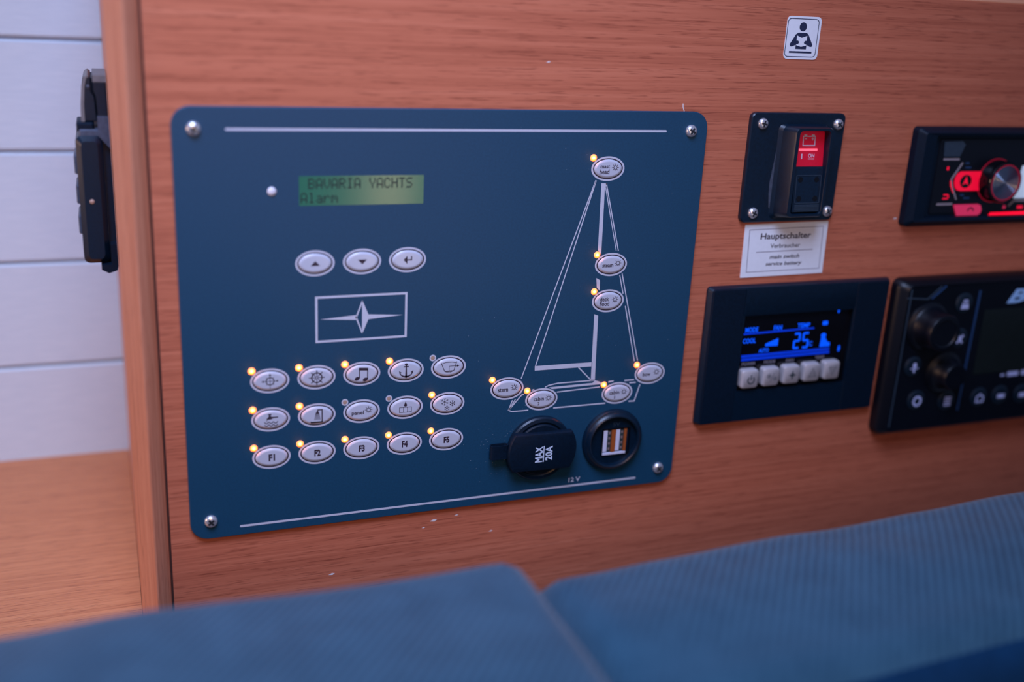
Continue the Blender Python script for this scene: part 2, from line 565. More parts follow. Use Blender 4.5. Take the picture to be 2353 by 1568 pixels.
def screw(parent, u, v, d, big=True, rot=0.0):
    o = add('screw', S_BIG if big else S_MID, None, parent, mm(u, v, d))
    c = add('cross_recess', R_BIG if big else R_MID, None, o, mm(u, v, d))
    c.rotation_euler = (0, rot, 0)
    return o


for u, v, rt in ((10.3, 218.6, 0.3), (280.4, 218.6, 0.5), (10.6, 10.5, 0.9), (280.6, 10.4, 0.75)):
    screw(cp, u, v, 0.0, True, rt)

# printed lines
ln = MB().prism(rr((24.9 + 264.9) / 2, 218.4, 240, 1.25, 0.6, 3), 0, PT)
add('printed_rule', ln, M['print'], cp)
ln = MB().prism(rr((25.6 + 265.6) / 2, 5.3, 240, 1.25, 0.6, 3), 0, PT)
add('printed_rule', ln, M['print'], cp)
add('lettering_12_volt', text(MB(), '12 V', 223.7, 9.2, 7.6, 3.0, 0, PT, bold=0.02), M['print'], cp)

# logo
lg = MB()
lg.frame([(67.5, 107.2), (117.0, 107.2), (117.0, 132.6), (67.5, 132.6)], [(68.7, 108.4), (115.8, 108.4), (115.8, 131.4), (68.7, 131.4)], 0, PT)
C0 = (92.35, 120.0)
lg.prism([(C0[0] - 22.3, C0[1]), (C0[0] - 3.3, C0[1] - 1.35), (C0[0] - 2.9, C0[1]), (C0[0] - 3.3, C0[1] + 1.35)], 0, PT)
lg.prism([(C0[0] + 22.3, C0[1]), (C0[0] + 3.4, C0[1] + 1.35), (C0[0] + 0.2, C0[1] + 9.2), (C0[0], C0[1] + 7.2), (C0[0], C0[1] - 7.2),
          (C0[0] + 0.2, C0[1] - 9.2), (C0[0] + 3.4, C0[1] - 1.35)], 0, PT)
lg.stroke([(C0[0] + 0.1, C0[1] + 8.8), (C0[0] - 3.2, C0[1]), (C0[0] + 0.1, C0[1] - 8.8)], 0.8, 0, PT)
add('printed_logo', lg, M['print'], cp)

# sailboat diagram
bt = MB()


def seg(pts, wd, closed=False, w2=None):
    bt.stroke(pts, wd, 0, PT, closed, w2)


bt.prism([(227.0, 189.7), (227.9, 151.5), (230.2, 149.0), (229.35, 186.0), (230.4, 189.5)], 0, PT)
bt.prism([(228.3, 135.2), (229.0, 129.5), (231.0, 127.6), (230.7, 133.8)], 0, PT)
bt.prism([(228.7, 113.6), (229.75, 72.6), (232.35, 72.6), (231.2, 112.6)], 0, PT)
seg([(223.4, 191.3), (185.4, 77.5)], 0.62)
seg([(223.7, 191.3), (193.8, 84.4)], 0.62)
bt.prism([(193.4, 84.5), (193.5, 81.7), (229.8, 81.5), (229.8, 84.1)], 0, PT)
seg([(221.1, 81.6), (229.8, 72.9)], 0.7)
seg([(230.0, 189.6), (240.9, 150.6)], 0.62)
seg([(229.7, 187.4), (239.5, 150.8)], 0.5)
seg([(244.5, 137.1), (259.6, 82.9)], 0.62)
seg([(243.0, 136.4), (246.2, 125.0)], 0.62)
seg([(248.3, 117.5), (257.5, 82.7)], 0.62)
seg([(200.6, 70.9), (203.0, 71.9), (208.5, 72.7), (232.4, 72.6)], 0.7)
bt.prism([(203.2, 70.6), (205.1, 69.35), (237.4, 69.8), (236.0, 71.2), (232.6, 72.6), (231.0, 71.0)], 0, PT)
bt.prism([(241.4, 70.3), (244.6, 70.7), (245.0, 71.5), (241.4, 71.3)], 0, PT)
seg([(252.0, 70.8), (258.4, 70.8)], 0.9)
seg([(255.4, 69.0), (259.8, 69.0)], 0.8)
seg([(208.3, 67.2), (236.1, 68.1)], 0.7)
seg([(192.3, 69.7), (193.9, 70.1)], 0.7)
seg([(187.6, 67.5), (186.3, 67.4), (178.6, 58.6), (180.6, 57.6), (190.9, 57.5)], 0.7)
seg([(178.6, 58.8), (180.7, 64.6)], 0.6)
seg([(178.7, 58.6), (182.6, 65.2)], 0.6)
seg([(206.7, 57.4), (240.5, 57.3)], 0.8)
seg([(256.0, 57.1), (259.8, 57.0), (262.7, 67.4)], 0.8)
add('printed_sailboat', bt, M['print'], cp)

# buttons
cap_mb = MB()
cap_mb.loft([at(ell(0, 0, 8.45, 5.2, 56), 0), at(ell(0, 0, 8.45, 5.2, 56), 0.12), at(ell(0, 0, 8.3, 5.05, 56), 0.28),
             at(ell(0, 0, 7.45, 4.2, 56), 0.70), at(ell(0, 0, 7.15, 3.9, 56), 0.76), at(ell(0, 0, 6.9, 3.65, 56), 0.77)])
CAP = cap_mb.mesh('button_cap', 0.75)
CAP.materials.append(M['cap'])
RING = MB().frame(ell(0, 0, 10.15, 6.85, 48), ell(0, 0, 9.15, 5.85, 48), 0, PT).mesh('button_ring')
RING.materials.append(M['print'])
GAP = MB().frame(ell(0, 0, 9.15, 5.85, 48), ell(0, 0, 8.5, 5.25, 48), 0, 0.02).mesh('button_gap')
GAP.materials.append(M['ink'])
TOP0, TOP1 = 0.77, 0.80


def bulb(s, cx, cy, k=1.0):
    s.stroke(ell(cx, cy, 1.0 * k, 1.0 * k, 20), 0.3, TOP0, TOP1, True)
    for a in (90, 45, 135, 0, 180, -45, 225):
        c, q = math.cos(math.radians(a)), math.sin(math.radians(a))
        s.stroke([(cx + c * 1.15 * k, cy + q * 1.15 * k), (cx + c * 2.15 * k, cy + q * 2.15 * k)], 0.28, TOP0, TOP1)
    s.stroke([(cx - 0.45 * k, cy - 1.05 * k), (cx - 0.45 * k, cy - 1.5 * k), (cx + 0.45 * k, cy - 1.5 * k), (cx + 0.45 * k, cy - 1.05 * k)], 0.2, TOP0, TOP1)


SCALE = {'target': 1.15, 'wheel': 1.18, 'music': 1.25, 'anchor': 1.2, 'bilge': 1.26, 'tap': 1.26, 'shower': 1.22, 'flakes': 1.2, 'tank': 1.18,
         'up': 1.4, 'down': 1.4, 'enter': 1.4}


def sym(kind):
    s = MB()

    def st(p, wd=0.3, closed=False):
        s.stroke(p, wd, TOP0, TOP1, closed)

    def pr(p):
        s.prism(p, TOP0, TOP1)
    if kind == 'target':
        st(ell(0, 0, 1.75, 1.75, 28), 0.45, True)
        st([(-3.2, 0), (3.2, 0)], 0.24); st([(0, -3.6), (0, 3.6)], 0.24)
        for a in range(45, 360, 90):
            c, q = math.cos(math.radians(a)), math.sin(math.radians(a))
            st([(c * 1.9, q * 1.9), (c * 2.5, q * 2.5)], 0.25)
        for dx, dy in ((-3.2, 0), (3.2, 0), (0, 3.0)):
            pr([(dx - 0.45, dy - 0.35), (dx + 0.45, dy - 0.35), (dx + 0.45, dy + 0.35), (dx - 0.45, dy + 0.35)])
    elif kind == 'wheel':
        st(ell(0, 0, 2.3, 2.3, 32), 0.55, True)
        st(ell(0, 0, 0.5, 0.5, 16), 0.25, True)
        for a in range(0, 360, 45):
            c, q = math.cos(math.radians(a)), math.sin(math.radians(a))
            st([(c * 0.6, q * 0.6), (c * 2.1, q * 2.1)], 0.28)
            st([(c * 2.5, q * 2.5), (c * 3.6, q * 3.6)], 0.42)
    elif kind == 'music':
        pr(ell(-2.2, -1.9, 1.15, 0.8, 20, 0.4)); pr(ell(1.4, -2.5, 1.15, 0.8, 20, 0.4))
        st([(-1.2, -1.8), (-1.2, 2.9)], 0.42); st([(2.4, -2.4), (2.4, 2.6)], 0.42)
        pr([(-1.4, 1.8), (2.6, 1.5), (2.6, 2.75), (-1.4, 3.05)])
    elif kind == 'anchor':
        pr(ell(0, 3.1, 0.75, 0.55, 16)); pr([(-0.35, 2.7), (0.35, 2.7), (0.3, 2.2), (-0.3, 2.2)])
        pr(rr(0, 2.0, 2.5, 0.5, 0.2, 2))
        pr([(-0.28, 1.8), (-0.45, -3.0), (0.45, -3.0), (0.28, 1.8)])
        arc = [(3.1 * math.sin(math.radians(a)), -0.2 - 2.6 * math.cos(math.radians(a))) for a in range(-72, 73, 9)]
        s.stroke(arc[:len(arc) // 2 + 1], 0.35, TOP0, TOP1, w2=0.85)
        s.stroke(arc[len(arc) // 2:], 0.85, TOP0, TOP1, w2=0.35)
        pr([(-0.7, -2.6), (0, -3.7), (0.7, -2.6)])
        for q in (-1, 1):
            tri = [(3.35 * q, 0.1), (2.1 * q, -0.75), (3.1 * q, -1.4)]
            pr(tri if q < 0 else tri[::-1])
    elif kind == 'bilge':
        st([(-3.6, 2.4), (-1.9, -1.7), (2.3, -1.6), (3.6, 2.6)], 0.28)
        st([(-3.4, 1.9), (-1.5, 2.45), (1.5, 2.45), (3.4, 2.0)], 0.22)
        st([(0.1, -1.6), (0.1, 0.6), (4.0, 0.6)], 0.22)
        pr([(3.7, 0.05), (4.9, 0.6), (3.7, 1.15)])
        pr([(-1.9, -1.7), (2.3, -1.6), (0.9, -2.0), (-0.5, -2.0)])
        st([(-1.6, -1.9), (0.2, -2.5), (1.9, -1.8)], 0.2)
    elif kind == 'tap':
        pr([(-1.9, 0.2), (-1.3, 1.2), (-0.9, 1.5), (-0.8, 2.2), (-1.2, 2.3), (-1.2, 2.7), (0.3, 2.7), (0.3, 2.3), (-0.1, 2.2), (0.0, 1.5), (1.0, 1.3),
            (3.0, 1.3), (3.0, 0.8), (1.0, 0.7), (0.0, 0.2), (-1.1, 0.2), (-1.5, -0.1)][::-1])
        st([(-1.8, -0.2), (-1.8, -0.7)], 0.3)
        for y in (-1.3, -2.5):
            st([(-2.8 + 0.3 * i, y + 0.38 * math.cos(2 * PI * i / 6.3)) for i in range(20)], 0.34)
    elif kind == 'shower':
        st([(0.2, 2.3), (0.3, 2.75), (2.2, 2.75), (2.2, -3.0), (-2.5, -3.0)], 0.5)
        pr([(-2.9, -3.35), (2.4, -3.35), (2.4, -2.75), (-2.4, -2.75), (-2.9, -2.4)])
        pr([(-0.75, 1.0), (0.95, 1.0), (0.45, 2.25), (-0.1, 2.25)])
        for i in range(6):
            x = -0.62 + 0.29 * i
            st([(x, 1.0), (x * 1.75 - 0.08, -2.0)], 0.2)
    elif kind == 'flakes':
        for cx, cy, r in ((-1.5, 1.2, 1.9), (2.3, 0.2, 1.5), (-0.3, -2.1, 1.35)):
            for a in range(30, 390, 60):
                c, q = math.cos(math.radians(a)), math.sin(math.radians(a))
                st([(cx, cy), (cx + c * r, cy + q * r)], 0.2)
                for t in (-1, 1):
                    a2 = math.radians(a + 45 * t)
                    st([(cx + c * r * 0.6, cy + q * r * 0.6), (cx + c * r * 0.6 + math.cos(a2) * r * 0.38, cy + q * r * 0.6 + math.sin(a2) * r * 0.38)], 0.18)
    elif kind == 'tank':
        st([(-2.9, -2.2), (2.9, -2.2), (2.9, 0.3), (-2.9, 0.3)], 0.24, True)
        st([(-0.97, -2.2), (-0.97, 0.3)], 0.24); st([(0.97, -2.2), (0.97, 0.3)], 0.24)
        pr([(0, 3.2), (-0.45, 2.1), (-0.78, 1.4), (-0.6, 0.85), (0, 0.65), (0.6, 0.85), (0.78, 1.4), (0.45, 2.1)])
    elif kind == 'up':
        pr([(-1.75, -0.85), (1.75, -0.85), (0, 0.95)])
    elif kind == 'down':
        pr([(-1.75, 0.85), (0, -0.95), (1.75, 0.85)])
    elif kind == 'enter':
        pr([(-1.7, 0.1), (-0.2, -1.6), (-0.2, 1.7)])
        st([(-0.3, 0.05), (1.4, 0.05), (1.4, 1.5)], 0.45)
    elif kind[0] == 'F':
        text(s, kind, 0, 0, 3.4, 4.0, TOP0, TOP1, bold=0.05)
    else:
        words, bx, by = kind
        n = len(words)
        hs = {'mast': 2.1, 'steam': 2.1, 'stern': 2.1, 'panel': 2.75, 'bow': 2.5}
        for i, (t, wd, hh, x, y) in enumerate(words):
            text(s, t, x, y, wd, hh, TOP0, TOP1, bold=0.022)
        bulb(s, bx, by)
    k = SCALE.get(kind, 1.0) if isinstance(kind, str) else 1.0
    s.v = [(u * k, v * k, d) for u, v, d in s.v]
    return s


def button(u, v, kind, label):
    o = add('button', CAP, None, cp, mm(u, v))
    o['label'] = label
    add('button_ring', RING, None, o, mm(u, v))
    add('button_gap', GAP, None, o, mm(u, v))
    add('button_symbol', sym(kind), M['ink'], o, mm(u, v), smooth=0)
    return o


LED_CORE = MB().rev(0, 0, [(0.82, 0), (0.82, 0.45), (0.72, 0.75), (0.45, 0.92), (0.15, 0.96)], 20).mesh('light_lens', 1.2)
LED_RIM = MB().rev(0, 0, [(2.0, 0), (2.0, 0.06), (1.75, 0.2), (0.8, 0.32), (0.8, 0)], 24, False, False).mesh('light_rim', 1.2)
L_ON, R_ON = LED_CORE, LED_RIM
L_OFF = MB().rev(0, 0, [(1.25, 0), (1.25, 0.06), (0.9, 0.12), (0.2, 0.14)], 20).mesh('light_lens', 1.2)
R_OFF = MB().frame(ell(0, 0, 1.88, 1.88, 24), ell(0, 0, 1.22, 1.22, 24), 0, 0.07).mesh('light_rim', 0.6)
L_ON.materials.append(M['led_on']); L_OFF.materials.append(M['led_off'])
R_ON.materials.append(M['led_rim_on']); R_OFF.materials.append(M['print'])


def led(u, v, on=True):
    o = add('indicator_light', L_ON if on else L_OFF, None, cp, mm(u, v))
    o['label'] = 'glowing amber indicator light' if on else 'unlit tan indicator light'
    add('light_rim', R_ON if on else R_OFF, None, o, mm(u, v))
    return o


GRID = [['target', 'wheel', 'music', 'anchor', 'bilge'], ['tap', 'shower', 'panel', 'tank', 'flakes'], ['F1', 'F2', 'F3', 'F4', 'F5']]
NAMES = {'target': 'navigation target', 'wheel': 'ship wheel', 'music': 'music notes', 'anchor': 'anchor', 'bilge': 'bilge pump', 'tap': 'water tap',
         'shower': 'shower', 'panel': 'panel light', 'tank': 'tank level', 'flakes': 'snowflakes'}
OFF = {'bilge', 'panel', 'tank'}
BULB = {'panel': ([('panel', 6.8, 3.1, -2.3, -0.75)], 3.7, 0.85),
        'mast': ([('mast', 5.7, 2.0, -2.1, 1.3), ('head', 5.9, 2.6, -2.3, -1.55)], 4.2, 0.75),
        'steam': ([('steam', 6.9, 2.15, -2.3, -0.3)], 4.0, 0.85),
        'deck': ([('deck', 5.6, 2.5, -2.6, 1.3), ('flood', 6.2, 2.6, -2.5, -1.5)], 4.1, 0.8),
        'stern': ([('stern', 6.2, 2.3, -2.7, -0.4)], 4.0, 0.7),
        'cabin 2': ([('cabin', 6.5, 2.5, -2.0, 0.7), ('2', 1.2, 2.0, -2.0, -2.3)], 4.2, 0.8),
        'cabin 1': ([('cabin', 6.5, 2.5, -2.2, 0.7), ('1', 0.55, 2.0, -1.8, -2.3)], 4.1, 0.8),
        'bow': ([('bow', 5.2, 2.5, -2.5, -0.2)], 4.1, 0.8)}
for r, row in enumerate(GRID):
    for c, k in enumerate(row):
        u, v = 43.4 + 24.5 * c, 88.0 - 21.8 * r
        button(u, v, BULB[k] if k in BULB else k, 'oval silver button marked ' + NAMES.get(k, k))
        led(u - 9.25, v + 6.05, k not in OFF)
for k, u in (('up', 67.6), ('down', 92.2), ('enter', 116.7)):
    button(u, 150.4, k, 'oval silver button marked with ' + k + ' arrow')
for k, u, v in (('mast', 230.3, 197.7), ('steam', 236.9, 142.8), ('deck', 236.8, 121.2), ('stern', 177.0, 72.1), ('cabin 2', 198.8, 63.6),
                ('cabin 1', 247.8, 63.2), ('bow', 268.7, 74.1)):
    button(u, v, BULB[k], 'oval silver button lettered ' + {'mast': 'mast head', 'deck': 'deck flood'}.get(k, k))
    led(u - 9.25, v + 6.0)

# alarm lamp and display
o = add('alarm_lamp', MB().rev(46.4, 188.0, [(2.2, 0), (2.2, 0.3), (1.7, 0.8), (0.8, 1.1), (0.2, 1.15)], 24), M['alarm'], cp)
o['label'] = 'small clear white alarm lamp'
lc = MB().prism(rr(92.25, 187.9, 64.7, 15.0, 0.3, 2), 0, 0.06)
lcd = add('display', lc, M['lcd'], cp)
lcd['label'] = 'green backlit two line text display'
FONT5 = {'B': '11110 10001 10001 11110 10001 10001 11110', 'A': '01110 10001 10001 10001 11111 10001 10001', 'V': '10001 10001 10001 10001 10001 01010 00100',
         'R': '11110 10001 10001 11110 10100 10010 10001', 'I': '01110 00100 00100 00100 00100 00100 01110', 'Y': '10001 10001 10001 01010 00100 00100 00100',
         'C': '01110 10001 10000 10000 10000 10001 01110', 'H': '10001 10001 10001 11111 10001 10001 10001', 'T': '11111 00100 00100 00100 00100 00100 00100',
         'S': '01111 10000 10000 01110 00001 00001 11110', 'l': '01100 00100 00100 00100 00100 00100 01110', 'a': '00000 00000 01110 00001 01111 10001 01111',
         'r': '00000 00000 10110 11001 10000 10000 10000', 'm': '00000 00000 11010 10101 10101 10001 10001'}
for line, u0, v0 in ((' BAVARIA YACHTS', 60.6, 194.2), ('Alarm', 60.6, 187.0)):
    t = MB()
    for i, chr_ in enumerate(line):
        if chr_ == ' ':
            continue
        for rr_, bits in enumerate(FONT5[chr_].split()):
            for cc, bit in enumerate(bits):
                if bit == '1':
                    a, b2 = u0 + i * 3.9 + cc * 0.66, v0 - rr_ * 0.76
                    t.box(a, a + 0.63, b2 - 0.73, b2, 0.06, 0.09)
    add('display_text', t, M['lcd_dark'], lcd, smooth=0)

# 12 volt socket with rubber cap
U, V = 198.6, 33.4
so = MB().rev(U, V, [(20.0, 0), (20.0, 2.6), (19.2, 3.6), (17.2, 3.9), (16.4, 3.3), (16.2, 2.6), (15.0, 2.6)], 56)
soc = add('power_socket', so, M['black'], cp)
soc['label'] = 'round black 12 volt socket with closed cap'


def flat_disc(r, hh, n=18):
    a0 = math.asin(hh / r)
    return [(r * math.cos(-a0 + 2 * a0 * i / n), r * math.sin(-a0 + 2 * a0 * i / n)) for i in range(n + 1)] + \
           [(r * math.cos(PI - a0 + 2 * a0 * i / n), r * math.sin(PI - a0 + 2 * a0 * i / n)) for i in range(n + 1)]


def tilt(poly, a):
    c, s = math.cos(a), math.sin(a)
    return [(U + x * c - y * s, V + x * s + y * c) for x, y in poly]


AT = math.radians(-1.2)
cpm = MB()
cpm.rev(U, V, [(16.0, 2.6), (16.0, 4.2), (15.2, 4.8)], 48)
cpm.loft([at(tilt(flat_disc(21.6, 11.8), AT), 3.9), at(tilt(flat_disc(21.6, 11.8), AT), 7.0), at(tilt(flat_disc(21.0, 11.3), AT), 7.9), at(tilt(flat_disc(20.3, 10.7), AT), 8.15)])
cap = add('socket_cap', cpm, M['black_matt'], soc)
t = MB()
text(t, 'MAX', 195.9, 32.3, 9.9, 4.6, 8.15, 8.22, bold=0.02, rot=PI / 2)
text(t, '20A', 202.2, 32.5, 9.0, 4.4, 8.15, 8.22, bold=0.02, rot=PI / 2)
t.stroke([(198.9, 27.3), (198.9, 37.4)], 0.6, 8.15, 8.22)
add('cap_lettering', t, M['cool_mark'], soc, smooth=0)
stp = MB().frame(rr(0, 0, 11.0, 4.4, 2.0, 5), rr(0, 0, 9.8, 3.2, 1.5, 5), -4.2, 4.2)
# loop of the strap: its eye opens upwards
loop = MB()
loop.add([(172.3 + u, 35.0 + d, 4.0 + v) for u, v, d in stp.v], stp.f)
add('cap_strap', loop, M['black_matt'], soc)

# usb socket
U2, V2 = 246.6, 33.4
ub = MB().rev(U2, V2, [(19.7, 0), (19.7, 1.6), (19.2, 2.6), (18.2, 3.0), (17.4, 4.4), (16.4, 4.9), (15.6, 4.4), (15.3, 2.6), (15.3, 1.8), (13.0, 1.8)], 56)
usb = add('usb_socket', ub, M['black'], cp)
usb['label'] = 'round black double usb socket'
add('port_shell', MB().frame(rr(248.4, 32.6, 18.6, 17.4, 0.6, 2), rr(248.4, 32.6, 17.2, 16.0, 0.3, 2), 1.8, 2.5), M['black_gloss'], usb)
for k in (0, 1):
    x = 240.0 + 8.3 * k
    add('port_wall', MB().box(x, x + 2.6, 26.4 + 0.2 * k, 40.4, 1.8, 2.3), M['usb_white'], usb)
    add('contact_bed', MB().box(x + 2.9, x + 5.2, 26.4, 40.4, 1.8, 2.0), M['usb_dark'], usb)
    for j in range(4):
        add('contact', MB().box(x + 3.5, x + 4.6, 27.4 + 3.4 * j, 28.9 + 3.4 * j, 2.0, 2.15), M['usb_pin'], usb)
    add('port_tongue', MB().box(x + 5.3, x + (8.0 if k == 0 else 7.0), 26.2, 40.4, 1.8, 2.7), M['usb_orange'], usb)
add('port_lip', MB().box(239.8, 255.2, 24.4, 25.7, 1.8, 2.9), M['usb_white'], usb)
add('socket_lettering', text(MB(), '5V', 248.4, 43.6, 4.6, 2.2, 1.8, 1.86), M['slate'], usb, smooth=0)

ds = MB()
for i in range(170):
    u, v = random.uniform(150, 288), random.uniform(4, 225)
    if i < 110:
        u, v = random.gauss(178, 9), random.gauss(36, 12)
    s = random.choice((0.05, 0.07, 0.11))
    if 2 < u < 288 and 3 < v < 226:
        ds.box(u - s, u + s, v - s, v + s, 0, 0.05)
tag(add('dust_specks', ds, M['dust'], cp, smooth=0), kind='stuff')

# ------------------------------------------------------------------ main switch
ms = thing('main_switch', 'black battery main switch with red rocker set to on', 'switch', mm(352, 165, WD))
b_ = MB()
b_.loft([at(rr(352.1, 197.1, 65.4, 64.4, 3.4), WD), at(rr(352.1, 197.1, 65.4, 64.4, 3.4), 0.0), at(rr(352.1, 197.1, 64.2, 63.2, 2.9), 0.6)])
add('base_plate', b_, M['black'], ms)
h_ = MB()
h_.loft([at(rr(355.8, 194.9, 35.0, 56.0, 3.5), 0.6), at(rr(355.9, 195.3, 31.0, 54.0, 3.5), 2.2), at(rr(356.0, 195.9, 26.6, 52.6, 3.2), 10.8), at(rr(356.0, 195.9, 25.4, 51.6, 3.0), 11.9),
         at(rr(356.3, 195.9, 21.6, 49.2, 2.4), 11.9), at(rr(356.4, 195.9, 20.8, 48.6, 2.2), 11.3), at(rr(357.6, 195.9, 20.6, 48.2, 2.0), 1.2)], True, True)
add('housing', h_, M['black'], ms)
sc_ = MB().prism([(339.6, 221), (338.9, 212), (337.4, 198), (336.4, 188), (336.9, 181), (337.8, 174), (339.2, 172), (340.0, 188), (340.4, 205), (340.4, 218)][::-1], 0.6, 0.75)
add('sealant_smear', sc_, M['grey_edge'], ms)
rk = MB()
ru0, ru1 = 347.6, 367.4
rk.loft([[(ru0, 219.6, 5.2), (ru1, 219.6, 5.2), (ru1, 219.6, 1.5), (ru0, 219.6, 1.5)], [(ru0, 199.2, 7.4), (ru1, 199.2, 7.4), (ru1, 199.2, 1.5), (ru0, 199.2, 1.5)]])
red = add('rocker_red', rk, M['red'], ms)


def onred(v):
    return 5.2 + (219.6 - v) / 20.4 * 2.2


def redpoly(mb_, p):
    n = len(p)
    mb_.add([(u, v, onred(v) + 0.08) for u, v in p] + [(u, v, onred(v)) for u, v in p],
            [tuple(range(n)), tuple(range(2 * n - 1, n - 1, -1))] + [(i, i + n, (i + 1) % n + n, (i + 1) % n) for i in range(n)])


t = MB()
for p in (((352.2, 216.2), (361.0, 216.2), (361.0, 216.8), (352.2, 216.8)), ((352.2, 210.9), (361.0, 210.9), (361.0, 211.5), (352.2, 211.5)),
          ((352.2, 211.4), (352.8, 211.4), (352.8, 216.3), (352.2, 216.3)), ((360.4, 211.4), (361.0, 211.4), (361.0, 216.3), (360.4, 216.3)),
          ((353.0, 216.8), (355.0, 216.8), (355.0, 217.5), (353.0, 217.5)), ((358.3, 216.8), (360.3, 216.8), (360.3, 217.5), (358.3, 217.5)),
          ((353.5, 214.9), (355.0, 214.9), (355.0, 215.3), (353.5, 215.3)), ((358.3, 214.9), (359.9, 214.9), (359.9, 215.3), (358.3, 215.3)),
          ((358.9, 214.2), (359.3, 214.2), (359.3, 216.0), (358.9, 216.0)),
          ((351.8, 203.5), (352.5, 203.5), (352.5, 206.5), (351.8, 206.5)), ((356.6, 203.3), (360.9, 203.3), (360.9, 203.7), (356.6, 203.7))):
    redpoly(t, p)
tt = text(MB(), 'ON', 358.8, 205.4, 4.3, 2.3, 0, 0.08, bold=0.01)
t.add([(u, v, d + onred(v)) for u, v, d in tt.v], tt.f)
add('rocker_marking', t, M['white_mark'], red, smooth=0)
t = MB()
redpoly(t, [(350.0, 208.1), (362.8, 208.1), (362.8, 209.5), (350.0, 209.5)])
add('lamp_bar', t, M['red_bar'], red, smooth=0)
lk = MB()
lk.loft([[(ru0, 199.0, 7.6), (ru1, 199.0, 7.6), (ru1, 199.0, 1.5), (ru0, 199.0, 1.5)], [(ru0, 197.4, 8.6), (ru1, 197.4, 8.6), (ru1, 197.4, 1.5), (ru0, 197.4, 1.5)],
         [(ru0, 172.6, 10.4), (ru1, 172.6, 10.4), (ru1, 172.6, 1.5), (ru0, 172.6, 1.5)]])
lo = add('rocker_black', lk, M['black'], ms)


def onblk(v):
    return 8.6 + (197.4 - v) / 24.8 * 1.8


t = MB()
for ring in ((rr(357.6, 186.0, 17.6, 16.6, 0.8, 2), rr(357.6, 186.0, 16.9, 15.9, 0.6, 2)),):
    q = MB().frame(ring[0], ring[1], 0, 0.25)
    t.add([(u, v, d + onblk(v)) for u, v, d in q.v], q.f)
add('rocker_frame', t, M['slate'], lo)
for u, v in ((351.8, 191.6), (363.2, 191.6), (351.8, 180.4), (363.2, 180.4)):
    add('rocker_dimple', MB().rev(u, v, [(1.7, onblk(v) - 0.3), (1.7, onblk(v) + 0.15), (1.3, onblk(v) + 0.15)], 20), M['black_gloss'], lo)
for k in range(5):
    v = 176.6 - 0.85 * k
    add('grip_rib', MB().box(349.0, 366.4, v - 0.25, v + 0.25, onblk(v) - 0.2, onblk(v) + 0.3), M['slate'], lo)
for u, v, rt in ((326.9, 223.0, 0.2), (379.4, 222.9, 0.6), (327.3, 170.7, 0.4), (380.2, 170.6, 1.0)):
    screw(ms, u, v, 0.6, False, rt)

# ------------------------------------------------------------------ card under the switch
cd = thing('label_card', 'white printed card reading Hauptschalter stuck below the main switch', 'label', mm(355, 130, WD))
c_ = MB().prism([(325.8, 130.3), (385.3, 130.9), (384.6, 163.9), (325.2, 163.1)], WD, WD + 0.5)
add('card_sheet', c_, M['card'], cd)
D0, D1 = WD + 0.5, WD + 0.54
t = MB()
t.stroke([(329.6, 133.6), (382.4, 134.0), (381.4, 160.7), (328.6, 159.8)], 0.45, D0, D1, True)
t.stroke([(334.9, 145.8), (375.7, 146.3)], 0.5, D0, D1)
add('card_border', t, M['label_grey'], cd, smooth=0)
t = MB()
text(t, 'Hauptschalter', 355.0, 155.0, 36.3, 5.0, D0, D1, bold=0.02)
text(t, 'Verbraucher', 355.3, 149.5, 21.5, 2.7, D0, D1, bold=0.01)
text(t, 'main switch', 355.8, 142.6, 21.6, 2.5, D0, D1, shear=0.2, bold=0.02)
text(t, 'service battery', 355.8, 137.9, 26.2, 3.1, D0, D1, shear=0.2, bold=0.02)
add('card_lettering', t, M['ink'], cd, smooth=0)

# ------------------------------------------------------------------ reading sign
sg = thing('reading_sign', 'small white sticker of a navy figure reading a book', 'sign', mm(348.6, 259.5, WD))
add('sticker', MB().prism(rr(348.6, 271.3, 23.2, 23.7, 2.6, 6), WD, WD + 0.3), M['sign_white'], sg)
D0, D1 = WD + 0.3, WD + 0.34
add('sticker_border', MB().frame(rr(348.1, 271.3, 21.3, 21.3, 2.2, 6), rr(348.1, 271.3, 20.5, 20.5, 1.9, 6), D0, D1), M['sign_blue'], sg)
t = MB()
t.prism(ell(348.1, 277.4, 2.45, 2.5, 24), D0, D1)
t.prism([(345.4, 274.2), (351.0, 274.2), (352.4, 273.2), (355.8, 267.7), (355.5, 266.6), (354.3, 266.5), (351.8, 267.6), (351.8, 265.1), (344.5, 265.1), (344.5, 267.4),
         (342.0, 266.4), (340.8, 266.5), (340.3, 267.6), (343.8, 273.2)][::-1], D0, D1)
t.box(340.5, 355.9, 262.9, 263.9, D0, D1)
fig = add('reader_figure', t, M['sign_blue'], sg, smooth=0)
D2 = D1 + 0.03
add('open_book', MB().prism([(344.6, 272.6), (348.0, 271.4), (351.6, 272.6), (351.5, 267.2), (348.1, 266.4), (344.8, 267.2)][::-1], D1, D2), M['sign_white'], sg, smooth=0)
t = MB()
t.prism(ell(345.2, 268.8, 1.2, 1.05, 18), D2, D2 + 0.03)
t.prism(ell(351.1, 268.8, 1.2, 1.05, 18), D2, D2 + 0.03)
add('reader_hands', t, M['sign_blue'], sg, smooth=0)

